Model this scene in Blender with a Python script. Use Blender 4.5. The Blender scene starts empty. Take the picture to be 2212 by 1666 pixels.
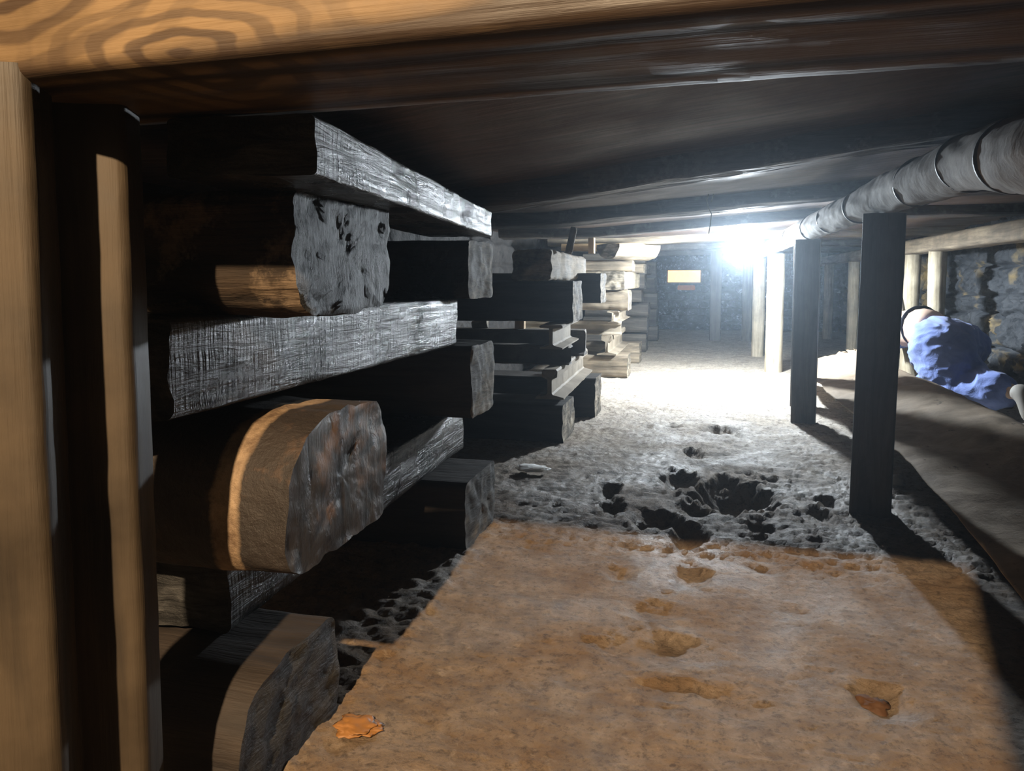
import bpy, bmesh, math, random
import numpy as np
from mathutils import Vector, Matrix, noise as mn

S = bpy.context.scene
C = S.collection
PI = math.pi

# ------------------------------------------------------------------ camera
F, HCAM = 1600.0, 0.70                 # focal length in pixels of a 2212-wide frame, eye height
PITCH = math.radians(4.2)
YAW = math.atan(404 * math.cos(PITCH) / 1600)       # camera turned left of the passage
CY = 723.0                             # principal row (lens shifted)
cam_d = bpy.data.cameras.new('camera')
cam = bpy.data.objects.new('camera', cam_d); C.objects.link(cam)
cam_d.sensor_width = 36.0; cam_d.lens = F / 2212 * 36.0
cam_d.shift_y = -(833 - CY) / 2212
cam_d.clip_start = 0.02; cam_d.clip_end = 60
cam.location = (0, 0, HCAM)
cam.rotation_euler = (PI / 2 - PITCH, 0, YAW)
S.camera = cam

# ------------------------------------------------------------------ world, lights, exposure
HAZE = 0.0115
w = bpy.data.worlds.new('world'); S.world = w; w.use_nodes = True
w.node_tree.nodes['Background'].inputs[0].default_value = (0.7, 0.8, 1, 1)
w.node_tree.nodes['Background'].inputs[1].default_value = 0.0015
if HAZE > 0:                           # bluish dust hanging in the air
    vsn = w.node_tree.nodes.new('ShaderNodeVolumeScatter')
    vsn.inputs['Color'].default_value = (.72, .86, 1, 1); vsn.inputs['Density'].default_value = HAZE; vsn.inputs['Anisotropy'].default_value = .80
    w.node_tree.links.new(vsn.outputs[0], w.node_tree.nodes['World Output'].inputs['Volume'])
S.view_settings.view_transform = 'Standard'; S.view_settings.look = 'None'
S.view_settings.exposure = 0.0; S.view_settings.gamma = 1.0
S.view_settings.use_curve_mapping = False
S.cycles.max_bounces = 5; S.cycles.diffuse_bounces = 3; S.cycles.glossy_bounces = 2; S.cycles.volume_bounces = 0
S.cycles.adaptive_threshold = 0.03

def lamp(name, typ, loc, energy, color, size):
    d = bpy.data.lights.new(name, typ); o = bpy.data.objects.new(name, d); C.objects.link(o)
    d.energy = energy; d.color = color; o.location = loc
    if typ == 'AREA': d.size = size
    else: d.shadow_soft_size = size
    return o
HATCH_LIGHT = lamp('hatch_light', 'POINT', (-0.30, -1.66, 2.20), 1150, (1.0, 0.73, 0.45), 0.030)
FILL_LIGHT = lamp('added_warm_fill', 'AREA', (-0.30, -0.35, 1.75), 0.35, (1.0, 0.66, 0.38), 0.5)  # soft warm fill added to brighten the left timbers and posts, no known source
WORK_STRENGTH = 3600.0                 # emission of the work lamp's bulb

# ------------------------------------------------------------------ plan helpers
CT, ST = math.cos(YAW), math.sin(YAW)
def ray(px, py):
    u = (px - 1106) / F; v = (py - CY) / F
    return u, math.cos(PITCH) - v * math.sin(PITCH), -math.sin(PITCH) - v * math.cos(PITCH)
def at(px, py, d):                     # point at forward distance d
    a, b, c = ray(px, py); t = d / b
    return Vector((a * t * CT - d * ST, a * t * ST + d * CT, HCAM + c * t))
def gr(px, py, z=0.0):                 # point on a level surface
    a, b, c = ray(px, py); t = (z - HCAM) / c
    return Vector((a * t * CT - b * t * ST, a * t * ST + b * t * CT, z))

def lerp(a, b, t): return a + (b - a) * t
def ceil_z(u, v):                      # underside of the old joists: sagging to the left
    k = [(0, .953, .127), (2.0, .953, .127), (3.2, .985, .075), (4.5, 1.0, .07), (6.2, 1.0, .03), (12, 1.0, .02)]
    v = max(0, min(11.9, v)); u = max(-.62, min(.65, u))
    for (v0, a0, b0), (v1, a1, b1) in zip(k, k[1:]):
        if v0 <= v <= v1:
            t = (v - v0) / (v1 - v0); return lerp(a0, a1, t) + lerp(b0, b1, t) * u
def fbm(x, y, z, o=4): return mn.fractal(Vector((x, y, z)), 0.9, 2.1, o)
def ns(x, y, z): return mn.noise(Vector((x, y, z)))

# ------------------------------------------------------------------ materials
def nodemat(name):
    m = bpy.data.materials.new(name); m.use_nodes = True
    nt = m.node_tree; b = nt.nodes['Principled BSDF']
    return m, nt, b
def N(nt, typ, **kw):
    n = nt.nodes.new(typ)
    for k, v in kw.items():
        if k.startswith('_'): setattr(n, k[1:], v)
    return n
def L(nt, a, b): nt.links.new(a, b)
def coords(nt, scale, kind='Object', rot=(0, 0, 0)):
    t = nt.nodes.new('ShaderNodeTexCoord'); mp = nt.nodes.new('ShaderNodeMapping')
    mp.inputs['Scale'].default_value = scale; mp.inputs['Rotation'].default_value = rot
    L(nt, t.outputs[kind], mp.inputs['Vector']); return mp.outputs['Vector']
def tex_noise(nt, vec, scale, detail=6, rough=.6, dist=0):
    n = nt.nodes.new('ShaderNodeTexNoise'); n.inputs['Scale'].default_value = scale
    n.inputs['Detail'].default_value = detail; n.inputs['Roughness'].default_value = rough
    n.inputs['Distortion'].default_value = dist
    L(nt, vec, n.inputs['Vector']); return n.outputs['Fac']
def ramp(nt, fac, stops):
    r = nt.nodes.new('ShaderNodeValToRGB'); e = r.color_ramp.elements
    while len(e) < len(stops): e.new(0.5)
    for i, (p, c) in enumerate(stops):
        e[i].position = p; e[i].color = (c, c, c, 1) if isinstance(c, (int, float)) else (*c, 1)
    L(nt, fac, r.inputs['Fac']); return r.outputs['Color']
def mix(nt, fac, a, b, mode='MIX'):
    n = nt.nodes.new('ShaderNodeMix'); n.data_type = 'RGBA'; n.blend_type = mode
    if isinstance(fac, (int, float)): n.inputs[0].default_value = fac
    else: L(nt, fac, n.inputs[0])
    for i, s in ((6, a), (7, b)):
        if isinstance(s, tuple): n.inputs[i].default_value = (*s, 1)
        else: L(nt, s, n.inputs[i])
    return n.outputs[2]
def bump(nt, b, hs):
    prev = None
    for h, st, di in hs:
        n = nt.nodes.new('ShaderNodeBump'); n.inputs['Strength'].default_value = st; n.inputs['Distance'].default_value = di
        L(nt, h, n.inputs['Height'])
        if prev: L(nt, prev, n.inputs['Normal'])
        prev = n.outputs['Normal']
    L(nt, prev, b.inputs['Normal'])

def wood(name, dark, light, rough=(.55, .85), grain=1.0, bumpd=.004, spec=.35, stain=None, rings=False):
    m, nt, b = nodemat(name)
    v = coords(nt, (1.2, 13, 13))
    g = tex_noise(nt, v, 2.2 * grain, 8, .65, .6)
    v2 = coords(nt, (2.5, 70, 70)); fine = tex_noise(nt, v2, 2.0, 4, .6)
    v3 = coords(nt, (1, 1, 1)); blot = tex_noise(nt, v3, 5.0, 5, .6)
    if rings:
        wv = nt.nodes.new('ShaderNodeTexWave'); wv.wave_type = 'RINGS'; wv.rings_direction = 'X'
        wv.inputs['Scale'].default_value = 7; wv.inputs['Distortion'].default_value = 5.0
        wv.inputs['Detail'].default_value = 3; wv.inputs['Detail Scale'].default_value = 1.0
        L(nt, coords(nt, (.25, 1.6, 1.6)), wv.inputs['Vector'])
        g = mix(nt, .45, g, wv.outputs['Fac'])
    col = ramp(nt, g, [(.32, dark), (.66, light)])
    col = mix(nt, ramp(nt, blot, [(.35, .55), (.6, 0.0)]), col, tuple(c * .45 for c in dark))
    if stain:
        st = tex_noise(nt, v3, 9.0, 6, .7)
        col = mix(nt, ramp(nt, st, [(.52, 0.0), (.62, .9)]), col, stain)
    L(nt, col, b.inputs['Base Color'])
    L(nt, ramp(nt, blot, [(.3, rough[0]), (.7, rough[1])]), b.inputs['Roughness'])
    b.inputs['Specular IOR Level'].default_value = spec
    bump(nt, b, [(g, .6, bumpd), (fine, .7, bumpd * .5), (blot, .4, bumpd)])
    return m
def endgrain(name, dark, light, rough=(.6, .85), spec=.3, bumpd=.004):
    m, nt, b = nodemat(name)
    v = coords(nt, (9, 5, 26)); g = tex_noise(nt, v, 2.0, 8, .7, .5)
    v3 = coords(nt, (1, 1, 1)); f = tex_noise(nt, v3, 55, 5, .7); bl = tex_noise(nt, v3, 7, 5, .6)
    col = ramp(nt, g, [(.40, dark), (.62, light)])
    col = mix(nt, ramp(nt, bl, [(.42, .85), (.58, 0.0)]), col, tuple(c * .3 for c in dark))
    L(nt, col, b.inputs['Base Color'])
    L(nt, ramp(nt, bl, [(.3, rough[0]), (.7, rough[1])]), b.inputs['Roughness'])
    b.inputs['Specular IOR Level'].default_value = spec
    bump(nt, b, [(g, .8, bumpd), (f, .7, bumpd * .4)])
    return m
def tar(name, base=(.008, .009, .011), brown=(.04, .034, .028), rough=(.13, .42), saw=.9):
    m, nt, b = nodemat(name)
    v3 = coords(nt, (1, 1, 1)); bl = tex_noise(nt, v3, 6, 6, .65); f = tex_noise(nt, v3, 90, 5, .7)
    sw = tex_noise(nt, coords(nt, (110, 6, 6)), 1.5, 3, .5)
    gr_ = tex_noise(nt, coords(nt, (4, 45, 45)), 1.6, 6, .65, 1.2)
    L(nt, mix(nt, ramp(nt, bl, [(.42, 0.0), (.66, 1.0)]), base, brown), b.inputs['Base Color'])
    L(nt, ramp(nt, bl, [(.32, rough[0]), (.7, rough[1])]), b.inputs['Roughness'])
    sv = tex_noise(nt, coords(nt, (1, 1.6, 1.6)), 9, 7, .7, .5); L(nt, ramp(nt, sv, [(.36, .04), (.62, .5)]), b.inputs['Specular IOR Level'])
    bump(nt, b, [(bl, .35, .006), (sw, saw, .0024), (gr_, .9, .005), (f, .6, .0016)])
    return m
def steel(name, c0=(.09, .075, .06), c1=(.22, .18, .13)):
    m, nt, b = nodemat(name)
    v3 = coords(nt, (1, 1, 1)); n = tex_noise(nt, v3, 24, 8, .7); bl = tex_noise(nt, v3, 6, 5, .6)
    L(nt, mix(nt, ramp(nt, bl, [(.4, 0.0), (.6, 1.0)]), ramp(nt, n, [(.3, c0), (.7, c1)]), c0), b.inputs['Base Color'])
    b.inputs['Roughness'].default_value = .75; b.inputs['Specular IOR Level'].default_value = .35
    bump(nt, b, [(n, .7, .003)])
    return m

M = {}
M['tar'] = tar('tarred_wood')
M['tar_end'] = endgrain('tarred_end_grain', (.005, .005, .005), (.055, .054, .053), (.42, .75), .4, .014)
M['black'] = wood('blackened_wood', (.013, .012, .011), (.045, .038, .030), (.5, .8), bumpd=.005)
M['rot'] = wood('rotten_wood', (.010, .007, .005), (.050, .034, .022), (.7, .95), .8, .012, .2, stain=(.12, .085, .055))
M['worn'] = wood('worn_brown_wood', (.011, .008, .0065), (.034, .025, .019), (.55, .8), 1.0, .005, .35)
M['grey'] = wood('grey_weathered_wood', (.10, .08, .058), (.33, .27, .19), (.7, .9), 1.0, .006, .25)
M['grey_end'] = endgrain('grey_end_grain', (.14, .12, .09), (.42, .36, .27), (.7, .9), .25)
M['dim'] = wood('dusty_dark_wood', (.05, .045, .04), (.17, .15, .12), (.7, .9), 1.0, .005, .3)
M['dim_end'] = endgrain('dusty_end_grain', (.08, .075, .065), (.22, .20, .17))
M['pale'] = wood('pale_new_wood', (.42, .28, .14), (.66, .47, .26), (.6, .85), 1.0, .003, .3)
M['pine'] = wood('treated_pine', (.007, .0048, .003), (.047, .033, .019), (.5, .75), .8, .003, .35, rings=True)
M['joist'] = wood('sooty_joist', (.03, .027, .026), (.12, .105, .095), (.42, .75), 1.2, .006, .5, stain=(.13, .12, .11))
M['beam'] = wood('brown_beam', (.024, .013, .006), (.14, .088, .040), (.45, .7), .6, .003, .4, rings=True)
def knots(m):                          # swirling knots along the near side of the new beam
    nt = m.node_tree; b = nt.nodes['Principled BSDF']; src = b.inputs['Base Color'].links[0].from_socket
    for (x, y, z, sc) in ((.60, -.1, -.055, 1.0), (.40, -.1, .02, .7), (.95, -.1, .04, .8)):
        t = nt.nodes.new('ShaderNodeTexCoord'); mp = nt.nodes.new('ShaderNodeMapping'); mp.vector_type = 'POINT'
        mp.inputs['Scale'].default_value = (4.5 * sc, 3, 11 * sc); mp.inputs['Location'].default_value = (-x * 4.5 * sc, -y * 3, -z * 11 * sc)
        L(nt, t.outputs['Object'], mp.inputs['Vector'])
        wv = nt.nodes.new('ShaderNodeTexWave'); wv.wave_type = 'RINGS'; wv.rings_direction = 'SPHERICAL'; wv.inputs['Scale'].default_value = 1.7
        wv.inputs['Distortion'].default_value = 9; wv.inputs['Detail'].default_value = 3; wv.inputs['Detail Scale'].default_value = .8
        L(nt, mp.outputs['Vector'], wv.inputs['Vector'])
        ln = nt.nodes.new('ShaderNodeVectorMath'); ln.operation = 'LENGTH'; L(nt, mp.outputs['Vector'], ln.inputs[0])
        fall = ramp(nt, ln.outputs['Value'], [(.15, 1.0), (.9, 0.0)])
        mm = N(nt, 'ShaderNodeMath', _operation='MULTIPLY'); L(nt, fall, mm.inputs[0]); L(nt, ramp(nt, wv.outputs['Fac'], [(.25, .85), (.6, 0.0)]), mm.inputs[1])
        src = mix(nt, mm.outputs[0], src, (.020, .010, .005))
    L(nt, src, b.inputs['Base Color'])
knots(M['beam'])
M['post'] = wood('dark_post', (.05, .042, .036), (.125, .105, .088), (.5, .75), 1.0, .003, .4)
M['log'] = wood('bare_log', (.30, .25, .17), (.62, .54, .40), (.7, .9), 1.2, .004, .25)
M['steel'] = steel('rusted_steel'); M['steel_l'] = steel('dusty_steel', (.20, .165, .12), (.42, .36, .27))

def bark_mat():                        # crumbled end with upright fibres
    m, nt, b = nodemat('fibrous_end'); g = tex_noise(nt, coords(nt, (8, 34, 6)), 2.0, 8, .7, 1.2); v3 = coords(nt, (1, 1, 1))
    bl = tex_noise(nt, coords(nt, (1, 1, .6)), 16, 6, .7, .6); f = tex_noise(nt, v3, 70, 5, .7)
    col = ramp(nt, g, [(.38, (.006, .006, .006)), (.62, (.075, .073, .071))])
    L(nt, mix(nt, ramp(nt, bl, [(.44, .95), (.56, 0.0)]), col, (.006, .0055, .005)), b.inputs['Base Color'])
    b.inputs['Roughness'].default_value = .6; b.inputs['Specular IOR Level'].default_value = .35
    bump(nt, b, [(bl, .9, .02), (g, .9, .012), (f, .6, .003)]); return m
M['bark'] = bark_mat()
def fluff_mat():
    m, nt, b = nodemat('white_fluff'); b.inputs['Base Color'].default_value = (.8, .8, .78, 1); b.inputs['Roughness'].default_value = 1
    b.inputs['Subsurface Weight'].default_value = 1; b.inputs['Subsurface Radius'].default_value = (1, .95, .9); b.inputs['Subsurface Scale'].default_value = .05
    n = tex_noise(nt, coords(nt, (1, 1, 1)), 60, 5, .7); bump(nt, b, [(n, .6, .006)]); return m
M['fluff'] = fluff_mat()
def barrel_mat():                      # the rounded timber with one pale stripe round it
    m, nt, b = nodemat('striped_timber')
    t = nt.nodes.new('ShaderNodeTexCoord'); sx = nt.nodes.new('ShaderNodeSeparateXYZ'); L(nt, t.outputs['Object'], sx.inputs[0])
    v3 = coords(nt, (1, 1, 1)); n = tex_noise(nt, v3, 16, 8, .7); n2 = tex_noise(nt, v3, 5, 5, .6)
    base = ramp(nt, n2, [(.3, (.006, .0045, .004)), (.7, (.024, .017, .013))])
    base = mix(nt, ramp(nt, n, [(.55, 0.0), (.75, .6)]), base, (.11, .06, .032))
    ad = N(nt, 'ShaderNodeMath', _operation='MULTIPLY_ADD'); L(nt, n, ad.inputs[0]); ad.inputs[1].default_value = .030
    L(nt, sx.outputs['X'], ad.inputs[2])
    pr = N(nt, 'ShaderNodeMath', _operation='SUBTRACT'); L(nt, ad.outputs[0], pr.inputs[0]); pr.inputs[1].default_value = .342
    ab = N(nt, 'ShaderNodeMath', _operation='ABSOLUTE'); L(nt, pr.outputs[0], ab.inputs[0])
    msk = ramp(nt, ab.outputs[0], [(.017, 1.0), (.023, 0.0)])
    pale = ramp(nt, n, [(.35, (.08, .048, .026)), (.6, (.25, .175, .105))])
    L(nt, mix(nt, msk, base, pale), b.inputs['Base Color'])
    b.inputs['Roughness'].default_value = .62; b.inputs['Specular IOR Level'].default_value = .4
    bump(nt, b, [(n2, .6, .016), (n, .9, .010)])
    return m
M['barrel'] = barrel_mat()
def burl_mat():
    m, nt, b = nodemat('oily_end_grain')
    g = tex_noise(nt, coords(nt, (10, 16, 4)), 2.2, 8, .7, 1.0); v3 = coords(nt, (1, 1, 1)); bl = tex_noise(nt, v3, 8, 5, .6)
    col = ramp(nt, g, [(.35, (.008, .008, .008)), (.7, (.040, .032, .027))])
    col = mix(nt, ramp(nt, bl, [(.55, 0.0), (.68, .8)]), col, (.17, .085, .03))
    L(nt, col, b.inputs['Base Color']); L(nt, ramp(nt, bl, [(.3, .3), (.7, .6)]), b.inputs['Roughness'])
    bump(nt, b, [(g, .9, .008), (bl, .5, .01)])
    return m
M['burl'] = burl_mat()

def dirt_mat():
    m, nt, b = nodemat('damp_dirt_painted_pool')
    v = coords(nt, (1, 1, 1)); big = tex_noise(nt, v, 3.0, 6, .6, .4); med = tex_noise(nt, v, 14, 8, .68, .3); fine = tex_noise(nt, v, 90, 6, .7)
    col = ramp(nt, med, [(.28, (0.0930, 0.0651, 0.0434)), (.5, (0.1798, 0.1333, 0.0899)), (.75, (0.3100, 0.2480, 0.1829))])
    col = mix(nt, ramp(nt, big, [(.44, 0.0), (.62, .6)]), col, (0.1860, 0.1054, 0.0465))
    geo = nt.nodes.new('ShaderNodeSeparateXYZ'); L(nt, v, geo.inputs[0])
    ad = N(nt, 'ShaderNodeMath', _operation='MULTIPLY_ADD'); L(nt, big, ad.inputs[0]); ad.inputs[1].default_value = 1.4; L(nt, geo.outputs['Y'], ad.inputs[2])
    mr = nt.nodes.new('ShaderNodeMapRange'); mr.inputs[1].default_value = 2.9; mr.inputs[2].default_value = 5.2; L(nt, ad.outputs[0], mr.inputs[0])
    col = mix(nt, mr.outputs[0], col, ramp(nt, med, [(.3, (.45, .39, .31)), (.7, (.78, .70, .58))]))  # lamp's bright pool painted into the colour: dirt turns paler farther off
    pk = tex_noise(nt, v, 6.5, 7, .7, .6); col = mix(nt, ramp(nt, pk, [(.50, 0.0), (.64, .55)]), col, (.27, .215, .17))
    cr = tex_noise(nt, v, 55, 8, .8); col = mix(nt, ramp(nt, cr, [(.38, .75), (.50, 0.0)]), col, (.055, .036, .021))
    cr2 = tex_noise(nt, v, 24, 8, .75, .5); col = mix(nt, ramp(nt, cr2, [(.56, 0.0), (.68, .6)]), col, (.34, .27, .20))
    sp = tex_noise(nt, v, 30, 4, .6); col = mix(nt, ramp(nt, sp, [(.67, 0.0), (.73, .8)]), col, (.05, .03, .018))
    L(nt, col, b.inputs['Base Color'])
    L(nt, ramp(nt, big, [(.35, .50), (.65, .85)]), b.inputs['Roughness']); b.inputs['Specular IOR Level'].default_value = .35
    bump(nt, b, [(med, .7, .02), (cr, .8, .008), (fine, .6, .004)])
    return m
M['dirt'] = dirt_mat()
def plaindirt(name, a, c, bd=.01):
    m, nt, b = nodemat(name); v = coords(nt, (1, 1, 1)); n = tex_noise(nt, v, 9, 8, .7, .3); f = tex_noise(nt, v, 60, 5, .7)
    k = tex_noise(nt, coords(nt, (1, .6, 1)), 20, 6, .7)
    col = ramp(nt, n, [(.3, a), (.7, c)]); col = mix(nt, ramp(nt, k, [(.62, 0.0), (.7, .8)]), col, tuple(x * .3 for x in a))
    L(nt, col, b.inputs['Base Color']); b.inputs['Roughness'].default_value = .85; b.inputs['Specular IOR Level'].default_value = .25
    bump(nt, b, [(n, .5, bd), (f, .5, bd * .3)]); return m
M['sheet'] = plaindirt('dusty_sheet', (.20, .145, .09), (.40, .30, .20), .008)
def stone(name, a, c, rough=(.5, .8), spot=None, spec=.4, bd=.025):
    m, nt, b = nodemat(name); v = coords(nt, (1, 1, 1)); n = tex_noise(nt, v, 8, 8, .7); f = tex_noise(nt, v, 50, 5, .7); bl = tex_noise(nt, v, 2.2, 4, .6)
    col = ramp(nt, n, [(.3, a), (.72, c)])
    if spot: col = mix(nt, ramp(nt, bl, [(.57, 0.0), (.66, .9)]), col, spot)
    L(nt, col, b.inputs['Base Color']); L(nt, ramp(nt, bl, [(.3, rough[0]), (.7, rough[1])]), b.inputs['Roughness'])
    b.inputs['Specular IOR Level'].default_value = spec
    bump(nt, b, [(n, .9, bd), (f, .7, bd * .25)]); return m
M['wall_r'] = stone('dark_rubble_stone', (.014, .018, .024), (.058, .063, .070), spot=(.30, .215, .09))
M['wall_l'] = stone('sandy_block_stone', (.08, .056, .036), (.22, .165, .105), spot=(.05, .035, .03))
M['wall_s'] = stone('stained_stone', (.06, .04, .035), (.17, .12, .10))
M['wall_d'] = stone('sooty_stone', (.010, .010, .010), (.035, .032, .030), spec=.2)
def brick_mat():                       # black tarred bricks with whitish lamp glints painted on their faces, black joints
    m, nt, b = nodemat('glossy_black_brick'); v = coords(nt, (1, 1, 1)); n = tex_noise(nt, v, 14, 7, .75, .4); f = tex_noise(nt, v, 40, 5, .7)
    sx = nt.nodes.new('ShaderNodeSeparateXYZ'); L(nt, v, sx.inputs[0])
    mr = nt.nodes.new('ShaderNodeMapRange'); mr.inputs[1].default_value = -.006; mr.inputs[2].default_value = -.020; L(nt, sx.outputs['Y'], mr.inputs[0])
    painted_glints = ramp(nt, n, [(.47, (.008, .011, .016)), (.56, (.05, .06, .075)), (.66, (.42, .46, .52))])
    L(nt, mix(nt, mr.outputs[0], (.003, .004, .006), painted_glints), b.inputs['Base Color'])
    b.inputs['Roughness'].default_value = .28; b.inputs['Specular IOR Level'].default_value = .7
    bump(nt, b, [(n, .9, .04), (f, .6, .008)]); return m
M['wall_b'] = brick_mat()
def pipe_mat():
    m, nt, b = nodemat('dusty_wrap'); v = coords(nt, (1, 1, 1)); n = tex_noise(nt, v, 12, 7, .65); f = tex_noise(nt, v, 60, 4, .6)
    bl = tex_noise(nt, coords(nt, (1, .5, 1)), 5, 5, .6)
    ge = nt.nodes.new('ShaderNodeNewGeometry'); sx = nt.nodes.new('ShaderNodeSeparateXYZ'); L(nt, ge.outputs['Normal'], sx.inputs[0])
    ad = N(nt, 'ShaderNodeMath', _operation='MULTIPLY_ADD'); L(nt, sx.outputs['Z'], ad.inputs[0]); ad.inputs[1].default_value = .4; L(nt, bl, ad.inputs[2])
    col = mix(nt, ramp(nt, ad.outputs[0], [(.5, 0.0), (.72, .85)]), ramp(nt, n, [(.3, (.22, .21, .195)), (.7, (.42, .41, .385))]), (.16, .125, .09))
    L(nt, col, b.inputs['Base Color']); b.inputs['Roughness'].default_value = .88
    bump(nt, b, [(n, .5, .006), (f, .3, .002)]); return m
M['pipe'] = pipe_mat()
def plain(name, col, rough=.6, metal=0, spec=.4, emit=None, es=0):
    m, nt, b = nodemat(name); v = coords(nt, (1, 1, 1)); n = tex_noise(nt, v, 22, 5, .6)
    L(nt, mix(nt, ramp(nt, n, [(.3, 0.0), (.7, .5)]), col, tuple(c * .6 for c in col)), b.inputs['Base Color'])
    b.inputs['Roughness'].default_value = rough; b.inputs['Metallic'].default_value = metal; b.inputs['Specular IOR Level'].default_value = spec
    if emit: b.inputs['Emission Color'].default_value = (*emit, 1); b.inputs['Emission Strength'].default_value = es
    bump(nt, b, [(n, .3, .002)]); return m
M['ring'] = plain('dark_joint', (.05, .05, .05)); M['dark_metal'] = plain('dark_metal', (.04, .04, .045), .4, .6)
M['bulb'] = plain('lit_bulb', (.9, .9, .9), .4, emit=(.81, .91, 1.0), es=WORK_STRENGTH)
M['glow'] = plain('lit_pane', (.8, .6, .35), .5, emit=(1.0, .60, .24), es=1.5)
M['orange'] = plain('orange_brick', (.75, .22, .04), .6); M['white'] = plain('white_scrap', (.62, .60, .56), .9)
M['skin'] = plain('skin', (.72, .52, .40), .5); M['hair'] = plain('dark_hair', (.05, .035, .025), .6)
M['shirt'] = plain('light_blue_shirt', (.20, .30, .50), .85, spec=.2); M['hem'] = plain('dark_hem', (.018, .022, .035), .8)
M['boot'] = plain('grey_boot', (.30, .28, .25), .7)
def cloth():
    m, nt, b = nodemat('blue_work_cloth'); v = coords(nt, (1, 1, 1)); n = tex_noise(nt, v, 9, 5, .6, .8); f = tex_noise(nt, v, 260, 2, .5)
    L(nt, ramp(nt, n, [(.3, (.13, .18, .42)), (.7, (.20, .27, .56))]), b.inputs['Base Color'])
    b.inputs['Roughness'].default_value = .9; b.inputs['Specular IOR Level'].default_value = .15
    if 'Sheen Weight' in b.inputs: b.inputs['Sheen Weight'].default_value = .15
    bump(nt, b, [(n, .5, .02), (f, .3, .001)]); return m
M['cloth'] = cloth()

# ------------------------------------------------------------------ object helpers
def tag(o, label, cat, group=None):
    o['label'] = label; o['category'] = cat
    if group: o['group'] = group
    return o
def struct(o): o['kind'] = 'structure'; return o
def link(name, me, mats, parent=None, loc=None, rotz=0, mat=None):
    o = bpy.data.objects.new(name, me); C.objects.link(o)
    for m in (mats if isinstance(mats, (list, tuple)) else [mats]): me.materials.append(m)
    if mat is not None: o.matrix_world = mat
    elif loc is not None: o.location = loc; o.rotation_euler = (0, 0, rotz)
    if parent: o.parent = parent
    return o
def mesh(name, vs, fs, smooth=True, fmat=None, sharp=None):
    me = bpy.data.meshes.new(name); me.from_pydata([tuple(v) for v in vs], [], fs); me.update()
    if smooth: me.polygons.foreach_set('use_smooth', [True] * len(me.polygons))
    if fmat: me.polygons.foreach_set('material_index', fmat)
    if sharp:
        at_ = me.attributes.get('sharp_edge') or me.attributes.new('sharp_edge', 'BOOLEAN', 'EDGE')
        key = {tuple(sorted(e.vertices)): e.index for e in me.edges}
        for s in sharp:
            i = key.get(tuple(sorted(s)))
            if i is not None: at_.data[i].value = True
    return me
def rrect(w_, h_, r, n=5, per=7):      # rounded rectangle outline, counter-clockwise in (y, z)
    pts = []
    for cx, cz, a0 in ((w_ / 2 - r, h_ / 2 - r, 0), (-w_ / 2 + r, h_ / 2 - r, 90), (-w_ / 2 + r, -h_ / 2 + r, 180), (w_ / 2 - r, -h_ / 2 + r, 270)):
        for k in range(n):
            a = math.radians(a0 + 90 * k / (n - 1)); pts.append((cx + r * math.cos(a), cz + r * math.sin(a)))
    out = []
    for i, p in enumerate(pts):
        q = pts[(i + 1) % len(pts)]; out.append(p)
        if math.dist(p, q) > .03:
            per_ = max(2, int(math.dist(p, q) / .014))
            for k in range(1, per_): out.append((lerp(p[0], q[0], k / per_), lerp(p[1], q[1], k / per_)))
    return out
def loft(name, prof, length, seed, amp=.004, end_amp=.006, shape=None, seg=None, cap=(.95, .88, .8, .7, .6, .5, .4, .3, .2, .1), chip=0.0, freq=1.0):
    """A bar along local x from 0 to length, its outline roughened, with worn sawn ends."""
    seg = seg or max(6, min(70, int(length / .016))); n = len(prof); vs, fs, fm, sharp = [], [], [], []
    so = seed * 17.3
    for i in range(seg + 1):
        x = length * i / seg
        for (y, z) in prof:
            d = amp * (fbm(x * 3 * freq + so, y * 16, z * 16 + so) * .8 + .6 * ns(x * 22 + so, y * 45, z * 45))
            r = math.hypot(y, z) + 1e-6
            xx = x
            if i in (0, seg):
                e = end_amp * fbm(y * 22 + so, z * 22, 3.1 + i, 3) + chip * max(0, ns(y * 9 + so, z * 9, i + .5)) * (1 if i == 0 else -1)
                xx = x + e
            p = (xx, y * (1 + d / r), z * (1 + d / r))
            vs.append(shape(*p) if shape else p)
    for i in range(seg):
        for k in range(n):
            a, b = i * n + k, i * n + (k + 1) % n
            fs.append((a, b, b + n, a + n)); fm.append(0)
    for side, base in ((0, 0), (1, seg * n)):
        prev = [base + k for k in range(n)]
        for k in range(n): sharp.append((base + k, base + (k + 1) % n))
        x0 = 0 if side == 0 else length
        for s in cap:
            ring = []
            for (y, z) in prof:
                e = end_amp * fbm(y * s * 22 + so, z * s * 22, 3.1 + (0 if side == 0 else seg), 3)
                p = (x0 + e, y * s, z * s); ring.append(len(vs)); vs.append(shape(*p) if shape else p)
            for k in range(n):
                q = (prev[k], prev[(k + 1) % n], ring[(k + 1) % n], ring[k])
                fs.append(q[::-1] if side == 0 else q); fm.append(1)
            prev = ring
        c = len(vs); p = (x0, 0, 0); vs.append(shape(*p) if shape else p)
        for k in range(n):
            q = (prev[k], prev[(k + 1) % n], c); fs.append(q[::-1] if side == 0 else q); fm.append(1)
    return mesh(name, vs, fs, True, fm, sharp)

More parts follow.
